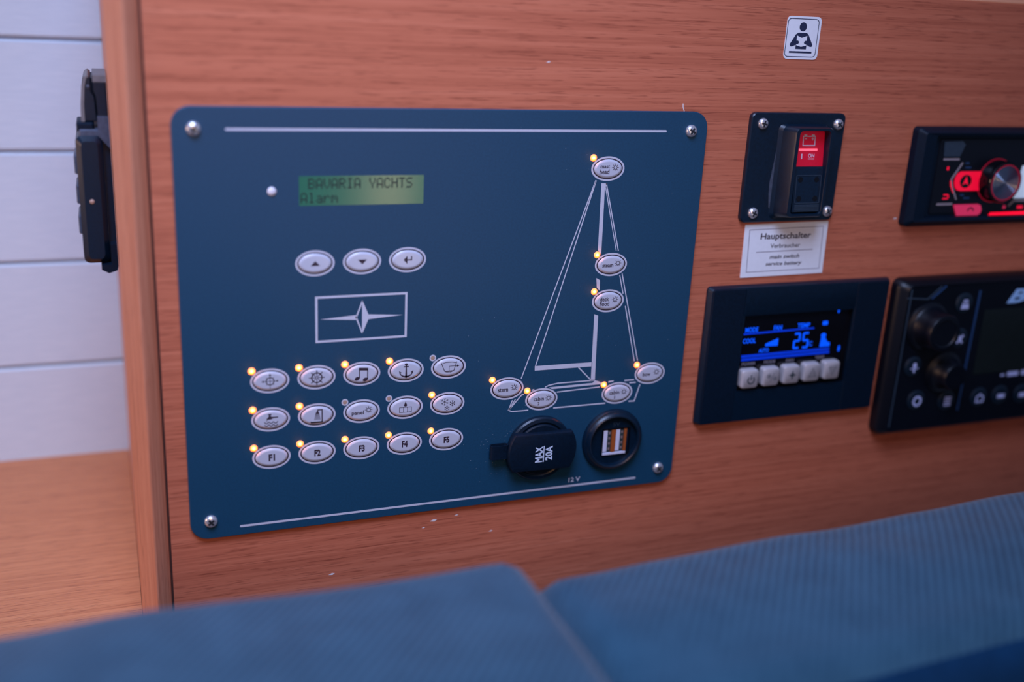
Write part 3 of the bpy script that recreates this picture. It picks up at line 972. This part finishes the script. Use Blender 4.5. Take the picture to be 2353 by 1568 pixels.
# ------------------------------------------------------------------ climate controller
cc = thing('climate_controller', 'black wall controller with glowing blue 25 degree display and five cream keys', 'thermostat', mm(371, 37, WD))
f_ = MB()
OUT0 = rr(370.9, 81.2, 134.6, 89.4, 2.5)
OUT1 = rr(370.9, 81.0, 131.0, 87.6, 2.0)
INN = rr(370.6, 82.5, 80.6, 49.6, 0.5)
INB = rr(371.3, 81.5, 82.0, 49.8, 0.5)
f_.loft([at(OUT0, WD), at(OUT0, -1.0), at(OUT1, 1.6), at(INN, 1.6), at(INB, -1.2)], True, True)
add('housing', f_, M['black'], cc)
for u0, u1 in ((305.9, 328.6), (411.6, 435.8)):
    p = MB()
    p.loft([at(rr((u0 + u1) / 2, 81.0, u1 - u0, 87.0, 0.6), 1.6), at(rr((u0 + u1) / 2, 81.0, u1 - u0 - 0.6, 86.4, 0.5), 2.5)])
    add('side_flange', p, M['black_matt'], cc)
p = MB()
p.loft([at(rr(370.1, 115.6, 82.4, 17.6, 0.5), 1.6), at(rr(370.1, 116.4, 82.2, 15.8, 0.4), 2.1)])
add('top_band', p, M['black'], cc)
scr = add('display', MB().box(331.5, 412, 57, 106.2, -1.2, -0.9), M['black_gloss'], cc)
D0, D1 = -0.9, -0.86
t = MB()
for s_, u, v, wd, hh in (('MODE', 338.0, 96.8, 9.2, 3.2), ('FAN', 357.1, 97.0, 6.2, 3.2), ('TEMP', 376.4, 97.3, 9.4, 3.1), ('COOL', 337.2, 89.6, 9.4, 3.2), ('AUTO', 348.7, 82.6, 7.4, 2.7)):
    text(t, s_, u, v, wd, hh, D0, D1, bold=0.03)
text(t, 'C', 383.6, 84.6, 2.4, 3.2, D0, D1, bold=0.02)
t.prism([(349.4, 85.2), (358.6, 85.0), (358.4, 90.0), (349.3, 86.8)], D0, D1)
t.prism(rr(392.6, 97.8, 4.2, 2.8, 0.9, 3), D0, D1)
# seven segment digits
SEG = {'2': 'abged', '5': 'afgcd'}
for dg_, u, v in (('2', 372.6, 87.2), ('5', 379.2, 87.2)):
    hw, hh = 2.1, 4.9
    P = {'a': ((-hw, hh), (hw, hh)), 'b': ((hw, hh), (hw, 0)), 'c': ((hw, 0), (hw, -hh)), 'd': ((-hw, -hh), (hw, -hh)), 'e': ((-hw, 0), (-hw, -hh)), 'f': ((-hw, hh), (-hw, 0)), 'g': ((-hw, 0), (hw, 0))}
    for k in SEG[dg_]:
        (a, b2), (c, e) = P[k]
        t.stroke([(u + a * 0.9, v + b2 * 0.97), (u + c * 0.9, v + e * 0.97)], 1.35, D0, D1 + 0.001 * ord(k) / 100)
# little person on a fan icon
t.prism(ell(392.6, 89.6, 2.0, 1.5, 16), D0, D1)
t.prism([(391.0, 88.2), (394.2, 88.2), (396.0, 85.2), (398.4, 84.4), (398.4, 81.9), (390.6, 81.9), (390.9, 85.0)][::-1], D0, D1)
t.prism(ell(401.7, 105.4, 0.8, 1.4, 12), D0, D1)
t.prism(ell(406.0, 79.8, 0.9, 2.2, 12), D0, D1)
add('display_symbols', t, M['blue_lit'], scr, smooth=0)
t = MB()
t.prism([(332.5, 93.6), (384.6, 94.4), (384.4, 95.5), (332.4, 94.8)], D0, D1 - 0.02)
t.prism([(332.8, 78.6), (398.6, 79.3), (398.4, 81.0), (332.5, 80.4)], D0, D1 - 0.02)
t.prism([(333.0, 76.4), (399.0, 77.0), (398.7, 78.8), (332.9, 78.2)], D0, D1 - 0.02)
add('display_bands', t, M['blue_band'], scr, smooth=0)
t = MB()
for s_, u, v, wd in (('POWER', 338.8, 74.4, 9.8), ('MODE', 354.2, 74.6, 8.2), ('FAN', 369.4, 74.5, 5.6), ('TEMP', 392.0, 74.8, 7.0)):
    text(t, s_, u, v, wd, 1.9, D0, D1)
add('key_lettering', t, M['label_grey'], cc, smooth=0)
KEYM = MB()
KEYM.loft([at(rr(0, 0, 12.4, 12.4, 2.2), 0), at(rr(0, 0, 12.4, 12.4, 2.2), 3.2), at(rr(0, 0, 11.8, 11.8, 2.0), 4.2), at(rr(0, 0, 10.6, 10.6, 1.6), 4.7)])
KEY = KEYM.mesh('key', 0.8)
KEY.materials.append(M['key_white'])
K0, K1 = 4.7 - 0.9, 4.7 - 0.9 + 0.05
for i in range(5):
    u, v = 338.2 + 15.3 * i, 65.6 + 0.3 * i
    k = add('key', KEY, None, cc, mm(u, v, -0.9))
    t = MB()
    mk = 'key_mark'
    uu, vv = u + 0.6, v - 0.2
    if i == 0:
        t.stroke([(uu + 2.3 * math.cos(math.radians(a)), vv - 0.4 + 2.3 * math.sin(math.radians(a))) for a in range(125, 416, 15)], 0.85, K0, K1)
        t.stroke([(uu, vv - 0.2), (uu, vv + 3.0)], 0.8, K0, K1)
    elif i == 1:
        mk = 'key_faint'
        for a in range(0, 180, 45):
            c, q = 1.9 * math.cos(math.radians(a)), 1.9 * math.sin(math.radians(a))
            t.stroke([(uu - 2.2 - c, vv + 0.9 - q), (uu - 2.2 + c, vv + 0.9 + q)], 0.5, K0, K1 + a * 1e-5)
            t.stroke([(uu + 2.4 - c * 0.9, vv - 0.9 - q * 0.9), (uu + 2.4 + c * 0.9, vv - 0.9 + q * 0.9)], 0.5, K0, K1 + a * 1e-5)
        t.stroke([(uu - 1.0, vv - 2.8), (uu + 1.4, vv + 2.8)], 0.5, K0, K1)
    elif i == 2:
        t.prism([(uu - 3.0, vv), (uu - 0.8, vv - 0.8), (uu, vv - 3.4), (uu + 0.8, vv - 0.8), (uu + 3.0, vv), (uu + 0.8, vv + 0.8), (uu, vv + 3.4), (uu - 0.8, vv + 0.8)], K0, K1)
    else:
        mk = 'key_faint'
        q = 1 if i == 3 else -1
        t.stroke([(uu - 3.0, vv - 2.6 * q), (uu + 3.0, vv - 2.6 * q), (uu, vv + 3.0 * q)], 0.5, K0, K1, True)
        for j in range(3):
            y = -1.7 + 1.1 * j
            hw = 2.2 - 0.65 * j
            t.stroke([(uu - hw, vv + y * q), (uu + hw, vv + y * q)], 0.42, K0, K1)
    add('key_symbol', t, M[mk], k, smooth=0)

# ------------------------------------------------------------------ marine radio
vr = thing('marine_radio', 'black marine radio with two round knobs beside the blue display controller', 'radio', mm(540, 14, WD))
r_ = MB()
cu_, cv_ = 541.5, 71.0
r_.loft([at(rr(cu_, cv_, 200, 108.6, 6), WD), at(rr(cu_, cv_, 200, 108.6, 6), 2.0), at(rr(cu_, cv_, 197, 105.6, 5), 5.4), at(rr(cu_, cv_, 189, 101.5, 4), 8.4), at(rr(cu_, cv_, 187, 99.5, 4), 8.0)])
add('body', r_, M['black_radio'], vr)
F = 8.0
add('divider_line', MB().prism([(505.2, 31.0), (506.4, 31.0), (507.0, 116.0), (505.6, 116.0)], F, F + 0.5), M['line_blue'], vr)
add('corner_line', MB().stroke([(446.5, 113.8), (463.6, 112.4), (473.5, 120.6)], 0.8, F, F + 0.5), M['slate'], vr)
add('corner_line', MB().stroke([(466.6, 112.4), (477.0, 120.6)], 0.9, F, F + 0.5), M['line_blue'], vr)
add('left_ridge', MB().stroke([(449.4, 24.0), (449.4, 119.5)], 0.9, F, F + 0.45), M['slate'], vr)
for u, v, prof in ((466.8, 93.8, [(16.5, F), (16.2, F + 1.2), (15.2, F + 2.0), (14.6, F + 2.2), (13.6, F + 3.5), (12.6, F + 12), (12.4, F + 16), (11.8, F + 17.0), (9.4, F + 17.2), (8.6, F + 16.4), (3, F + 16.2)]),
                   (487.0, 60.6, [(14.5, F), (14.2, F + 1.2), (13.2, F + 2.0), (12.4, F + 2.2), (11.4, F + 3.2), (9.4, F + 9), (9.1, F + 11.5), (8.5, F + 12.5), (6.6, F + 12.6), (3, F + 12.3)])):
    add('knob', MB().rev(u, v, prof, 48), M['black_radio'], vr)
BT = MB().rev(0, 0, [(7.0, 0), (7.0, 0.5), (6.2, 1.0), (4.5, 1.2)], 28).mesh('round_key', 0.8)
BT.materials.append(M['navy_key'])


def icon(kind):
    t = MB()
    a, b2 = 1.2, 1.28
    if kind == 'list':
        for y in (-3, -1.2, 0.6, 2.4):
            t.box(-2.8, 2.8, y, y + 1.0, a, b2)
    elif kind == 'cross':
        t.stroke([(-2.4, -2.8), (2.4, 2.8)], 1.5, a, b2); t.stroke([(-2.0, 2.8), (2.0, -2.8)], 1.5, a, b2 + 0.02)
    elif kind == 'power':
        t.stroke(ell(0, 0, 3.0, 3.0, 24), 1.5, a, b2, True)
    elif kind == 'mic':
        t.prism(rr(0, 1.6, 3.0, 3.6, 1.4, 4), a, b2); t.box(-3.2, 3.2, -1.0, -0.3, a, b2); t.box(-0.8, 0.8, -3.4, -1.2, a, b2)
    elif kind == 'stack':
        t.box(-1.9, 1.9, 2.0, 3.0, a, b2); t.box(-2.4, 2.4, 0.7, 1.5, a, b2)
        t.prism([(-3.2, -3.4), (3.2, -3.4), (2.8, 0.0), (-2.8, 0.0)], a, b2)
    elif kind == 'house':
        t.stroke([(-2.9, -2.6), (2.9, -2.6), (2.9, 0.8), (0, 2.9), (-2.9, 0.8)], 1.0, a, b2, True)
    elif kind == 'word':
        t.box(-3.2, 3.2, -1.5, 1.5, a, b2)
    return t


for k, u, v in (('stack', 494.6, 107.6), ('cross', 495.6, 83.2), ('mic', 461.4, 65.6), ('power', 468.6, 41.2), ('list', 494.8, 38.6),
                ('house', 523.0, 38.5), ('word', 541.8, 38.5), ('word', 561.6, 37.8)):
    o = add('round_key', BT, None, vr, mm(u - 0.6, v + 0.6, F))
    add('key_icon', icon(k), M['icon_blue'], o, mm(u, v, F), smooth=0)
add('display', MB().prism(rr(566.0, 79.3, 105.0, 46.0, 1.0, 3), F, F + 0.3), M['screen_dark'], vr)
t = text(MB(), 'Be', 545.5, 110.6, 28.0, 9.8, F, F + 0.3, shear=0.35, bold=0.03)
add('brand_lettering', t, M['brand_blue'], vr, smooth=0)
t = MB()
t.box(539.0, 542.4, 53.0, 54.4, F, F + 0.1)
t.box(545.0, 554.6, 52.4, 55.6, F, F + 0.1)
t.box(557.6, 561.0, 52.4, 56.0, F, F + 0.1)
add('channel_marks', t, M['icon_blue'], vr, smooth=0)

# ------------------------------------------------------------------ car stereo
st_ = thing('car_stereo', 'black car stereo with red backlit keys and spun metal knob', 'stereo', mm(533, 159, WD))
s_ = MB()
SU, SV = 533.0, 190.6
s_.loft([at(rr(SU, SV, 189, 62.6, 3), WD), at(rr(SU, SV, 188, 62.0, 3), 2.0), at(rr(SU, SV + 0.3, 181, 55.4, 1.5), 6.0), at(rr(SU, SV + 0.5, 163.0, 51.6, 1.0), 5.2), at(rr(SU, SV + 0.5, 162.0, 51.0, 1.0), 1.6)], True, True)
add('frame', s_, M['black_matt'], st_)
fp = MB()
fp.loft([at(rr(SU + 1, SV + 0.4, 154, 47.6, 1.0), 1.6), at(rr(SU + 1, SV + 0.4, 153, 46.8, 0.8), 2.4)])
add('faceplate', fp, M['black_radio'], st_)
F = 2.4
add('corner_key', MB().prism([(459.9, 213.0), (474.2, 213.4), (476.9, 211.2), (474.0, 203.8), (461.3, 203.8)][::-1], F, F + 0.5), M['slate'], st_)
add('trim_line', MB().box(461.6, 474.2, 201.4, 202.6, F, F + 0.3), M['silver_trim'], st_)
add('trim_line', MB().box(462.2, 474.7, 172.8, 174.1, F, F + 0.3), M['silver_trim'], st_)
add('trim_line', MB().stroke([(477.4, 199.8), (470.6, 189.4), (472.2, 184.6), (477.2, 176.3)], 1.0, F, F + 0.35), M['silver_trim'], st_)
add('side_glow', MB().prism([(469.8, 188.6), (470.4, 188.4), (472.0, 184.4), (474.6, 180.2), (473.6, 180.6), (470.6, 185.0)][::-1], F, F + 0.3), M['red_lit'], st_)
nk = add('navigation_key', MB().prism([(493.4, 194.2), (477.2, 194.2), (474.8, 192.8), (473.4, 190.2), (473.2, 187.2), (474.2, 184.4), (476.2, 182.4), (478.6, 181.9), (494.0, 181.9)], F, F + 0.8), M['red_lit'], st_)
kd = add('key_disc', MB().prism(ell(481.9, 188.0, 4.6, 4.2, 28), F + 0.8, F + 0.9), M['black_gloss'], nk)
add('key_arrow', MB().prism([(481.9, 191.3), (479.4, 185.6), (481.8, 186.9), (484.2, 185.6)], F + 0.9, F + 0.98), M['red_lit'], nk)
lk_ = add('call_key', MB().prism([(475.6, 173.0), (479.4, 165.8), (496.6, 165.8), (498.6, 167.0), (499.1, 169.2), (498.0, 172.0), (495.8, 173.0)], F, F + 0.8), M['red_dim'], st_)
add('key_icon', MB().stroke([(487.6, 168.6), (488.0, 170.0), (490.0, 170.8), (492.0, 170.0), (492.4, 168.6)], 0.9, F + 0.8, F + 0.9), M['ink'], lk_)
add('light_line', MB().prism([(506.2, 165.3), (600, 165.3), (600, 167.4), (507.8, 167.0)], F, F + 0.3), M['red_line'], st_)
add('red_mark', MB().box(465.6, 467.2, 195.2, 197.4, F, F + 0.1), M['red_lit'], st_)
add('red_mark', MB().stroke([(466.2, 177.0), (470.0, 177.0), (470.6, 178.2), (470.0, 179.4), (466.6, 179.4)], 0.9, F, F + 0.1), M['red_lit'], st_)
add('red_mark', MB().box(517.4, 519.6, 169.4, 171.6, F, F + 0.1), M['red_dim'], st_)
add('red_mark', MB().box(529.6, 534.4, 169.2, 171.2, F, F + 0.1), M['red_lit'], st_)
for u, v, wd in ((480.0, 199.0, 3.0), (480.4, 196.2, 4.6), (480.0, 178.6, 3.0), (483.0, 176.6, 5.0)):
    add('small_print', MB().box(u, u + wd, v, v + 1.0, F, F + 0.05), M['line_blue'], st_)
kb = add('knob', MB().rev(506.2, 188.2, [(13.6, F), (13.4, F + 1.5), (13.2, F + 8.6), (12.6, F + 9.6), (11.8, F + 9.6), (11.5, F + 9.3)], 56), M['black_gloss'], st_)
add('knob_glow', MB().frame(ell(506.2, 188.2, 14.2, 14.2, 56), ell(506.2, 188.2, 13.7, 13.7, 56), F, F + 0.5), M['red_ring'], kb)
add('knob_ring', MB().frame(ell(506.2, 188.2, 11.6, 11.6, 56), ell(506.2, 188.2, 10.9, 10.9, 56), F + 9.2, F + 9.55), M['red_ring'], kb)
kf = MB().rev(0, 0, [(11.0, 0), (11.0, 0.1), (5.0, 0.14), (0.4, 0.16)], 64)
add('knob_face', kf, M['spun'], kb, mm(506.2, 188.2, F + 9.2))
add('display', MB().prism([(527.4, 197.6), (524.8, 176.2), (600, 176.2), (600, 197.6)], F, F + 0.2), M['display_white'], st_)
add('trim_line', MB().stroke([(521.8, 171.2), (525.6, 174.6), (545, 174.6)], 1.1, F, F + 0.3), M['silver_trim'], st_)

# ------------------------------------------------------------------ handhelds clipped to the cabinet side
hr = thing('handheld_remote', 'black handheld remote with side keys clipped beside the wooden post', 'remote', mm(-36, 138, -60))


def slab(outline, inset, d0, d1, c):
    mb_ = MB()
    cu = sum(p[0] for p in outline) / len(outline)
    cv = sum(p[1] for p in outline) / len(outline)
    w0 = max(p[0] for p in outline) - min(p[0] for p in outline)
    h0 = max(p[1] for p in outline) - min(p[1] for p in outline)
    ins = [(cu + (u - cu) * (1 - 2 * inset / w0), cv + (v - cv) * (1 - 2 * inset / h0)) for u, v in outline]
    mb_.loft([at(ins, d0), at(outline, d0 + c), at(outline, d1 - c), at(ins, d1)])
    return mb_


def hexrr(u0, u1, v0, v1, r, lean=0.0):
    p = rr((u0 + u1) / 2, (v0 + v1) / 2, u1 - u0, v1 - v0, r, 4)
    return [(u + lean * (v - v1) / (v1 - v0), v) for u, v in p]


add('body', slab(hexrr(-43.6, -30.4, 139.5, 206.8, 3.2, 0.0), 2.6, -106, -60, 3.0), M['black'], hr)
add('collar', slab(hexrr(-41.6, -29.8, 204.6, 210.0, 1.0), 0.8, -100, -63, 1.0), M['grey_edge'], hr)
add('antenna_cap', slab(hexrr(-42.6, -34.0, 208.4, 213.2, 1.0), 0.9, -92, -64, 1.5), M['black_matt'], hr)
for v in (191.0, 175.2, 159.0):
    add('side_key', slab(rr(-43.9, v, 2.4, 10.0, 1.0, 4), 0.5, -96, -68, 1.2), M['grey_edge'], hr)
add('front_stud', MB().rev(-37.6, 173.0, [(1.3, -60.2), (1.2, -59.6), (0.6, -59.2)], 16), M['led_off'], hr)
cr_ = thing('remote_cradle', 'black clip cradle holding the remote against the cabinet side', 'cradle', mm(-29, 135, -66))
add('back_plate', MB().box(-30.35, -26.7, 136.5, 214.5, -100, -66), M['black'], cr_)
p = MB()
p.prism([(-35.2, 136.6), (-31.6, 134.6), (-27.4, 136.0), (-26.7, 138.4), (-26.7, 150.2), (-30.0, 150.2), (-30.0, 139.2), (-35.2, 139.2)], -102, -58)
add('lower_claw', p, M['black_matt'], cr_)
add('upper_claw', MB().prism([(-32.4, 206.9), (-26.7, 200.0), (-26.7, 216.4), (-32.2, 216.4)], -100, -62), M['grey_edge'], cr_)

db = thing('hinged_case', 'black hinged device with curved lid above the handheld remote', 'case', mm(-34, 209, -66))
add('lid', slab([(-36.6, 213.4), (-32.2, 213.4), (-32.8, 226.0), (-34.4, 228.6), (-34.4, 235.8), (-35.6, 236.6), (-37.6, 235.4), (-38.8, 231.0), (-39.8, 222.0), (-40.0, 213.4)], 0.5, -112, -68, 1.0), M['black'], db)
add('case_body', slab([(-31.8, 213.4), (-26.7, 213.4), (-26.7, 236.8), (-33.4, 236.8), (-33.6, 229.4), (-32.4, 226.8)], 0.5, -114, -67, 1.0), M['black'], db)
add('hinge_block', MB().box(-36.4, -27.0, 214.0, 235.2, -108, -71), M['black_matt'], db)
add('hinge_pin', MB().rev(-35.7, 231.2, [(0.9, -68.4), (0.9, -67.6), (0.4, -67.4)], 16), M['grey_edge'], db)
add('lid_edge', MB().stroke([(-39.2, 213.4), (-39.0, 222.0), (-38.1, 230.6), (-36.9, 235.4), (-35.4, 236.6)], 1.9, -112, -67.6, w2=0.9), M['grey_plastic'], db)
add('case_top', MB().box(-33.3, -26.8, 233.6, 236.9, -113, -66.8), M['grey_plastic'], db)

# ------------------------------------------------------------------ cushions


def cushion(name, label, x0, x1, yb, yf, top, zb, r, seed, R0, R1):
    """box cushion with rolled top edges; top(x) is the height of its top, R0 and R1 round its ends"""
    nx = 110
    vs = []
    for i in range(nx + 1):
        x = x0 + (x1 - x0) * i / nx
        zt = top(x)
        pts = [(yb, zb)]
        for k in range(9):
            a = math.radians(90 * k / 8)
            pts.append((yb - r + r * math.cos(a), zt - r + r * math.sin(a)))
        for k in range(1, 12):
            t_ = k / 12
            pts.append((yb - r + (yf + r - (yb - r)) * t_, zt + 0.003 * math.sin(PI * t_)))
        for k in range(9):
            a = math.radians(90 + 90 * k / 8)
            pts.append((yf + r + r * math.cos(a), zt - r + r * math.sin(a)))
        pts.append((yf, zb))
        n = len(pts)
        ym, zm = (yb + yf) / 2, (zt + zb) / 2
        ins = 0.0
        for R, dd in ((R0, x - x0), (R1, x1 - x)):
            if R and dd < R:
                ins = max(ins, R - math.sqrt(max(0, R * R - (R - dd) ** 2)))
        for y, z in pts:
            hy = (abs(yb - yf) / 2 - ins * 0.5) / (abs(yb - yf) / 2)
            zz = zm + (z - zm) * (1 - ins / ((zt - zb) / 2))
            q = Vector((x * 9 + seed, y * 9, z * 9))
            dz = 0.0024 * noise.noise(q) + 0.0010 * noise.noise(q * 3.1)
            vs.append((x, ym + (y - ym) * hy + 0.3 * dz, zz + dz))
    fs = []
    for i in range(nx):
        for j in range(n):
            k = (j + 1) % n
            fs.append((i * n + j, i * n + k, (i + 1) * n + k, (i + 1) * n + j))
    fs.append(tuple(range(n)))
    fs.append(tuple(nx * n + j for j in reversed(range(n))))
    base = Vector(((x0 + x1) / 2, (yb + yf) / 2, zb))
    me = bpy.data.meshes.new(name)
    me.from_pydata([tuple(Vector(p) - base) for p in vs], [], fs)
    bm = bmesh.new(); bm.from_mesh(me)
    bmesh.ops.recalc_face_normals(bm, faces=bm.faces)
    bm.to_mesh(me); bm.free()
    me.polygons.foreach_set('use_smooth', [True] * len(me.polygons))
    me.set_sharp_from_angle(angle=1.2)
    me.materials.append(M['cushion'])
    me.materials.append(M['cushion_front_shade'])
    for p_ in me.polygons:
        if p_.normal.y < -0.72:  # front-facing faces get the painted shade
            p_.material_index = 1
    o = add(name, me, None, None, base)
    return tag(o, label, 'cushion')


def top_left(x):
    return 0.0590


def top_right(x):
    t_ = max(0.0, min(1.0, (x - 0.13) / 0.26))
    return 0.0485 + 0.0085 * t_ * t_


cushion('seat_cushion', 'blurred blue twill cushion in the lower left foreground under the panel', -0.55, 0.1290, -0.150, -0.33, top_left, -0.25, 0.016, 1.3, 0, 0.015)
cushion('seat_cushion', 'blue ribbed twill cushion in the lower right foreground', 0.1295, 0.95, -0.145, -0.264, top_right, -0.25, 0.026, 6.1, 0.018, 0)
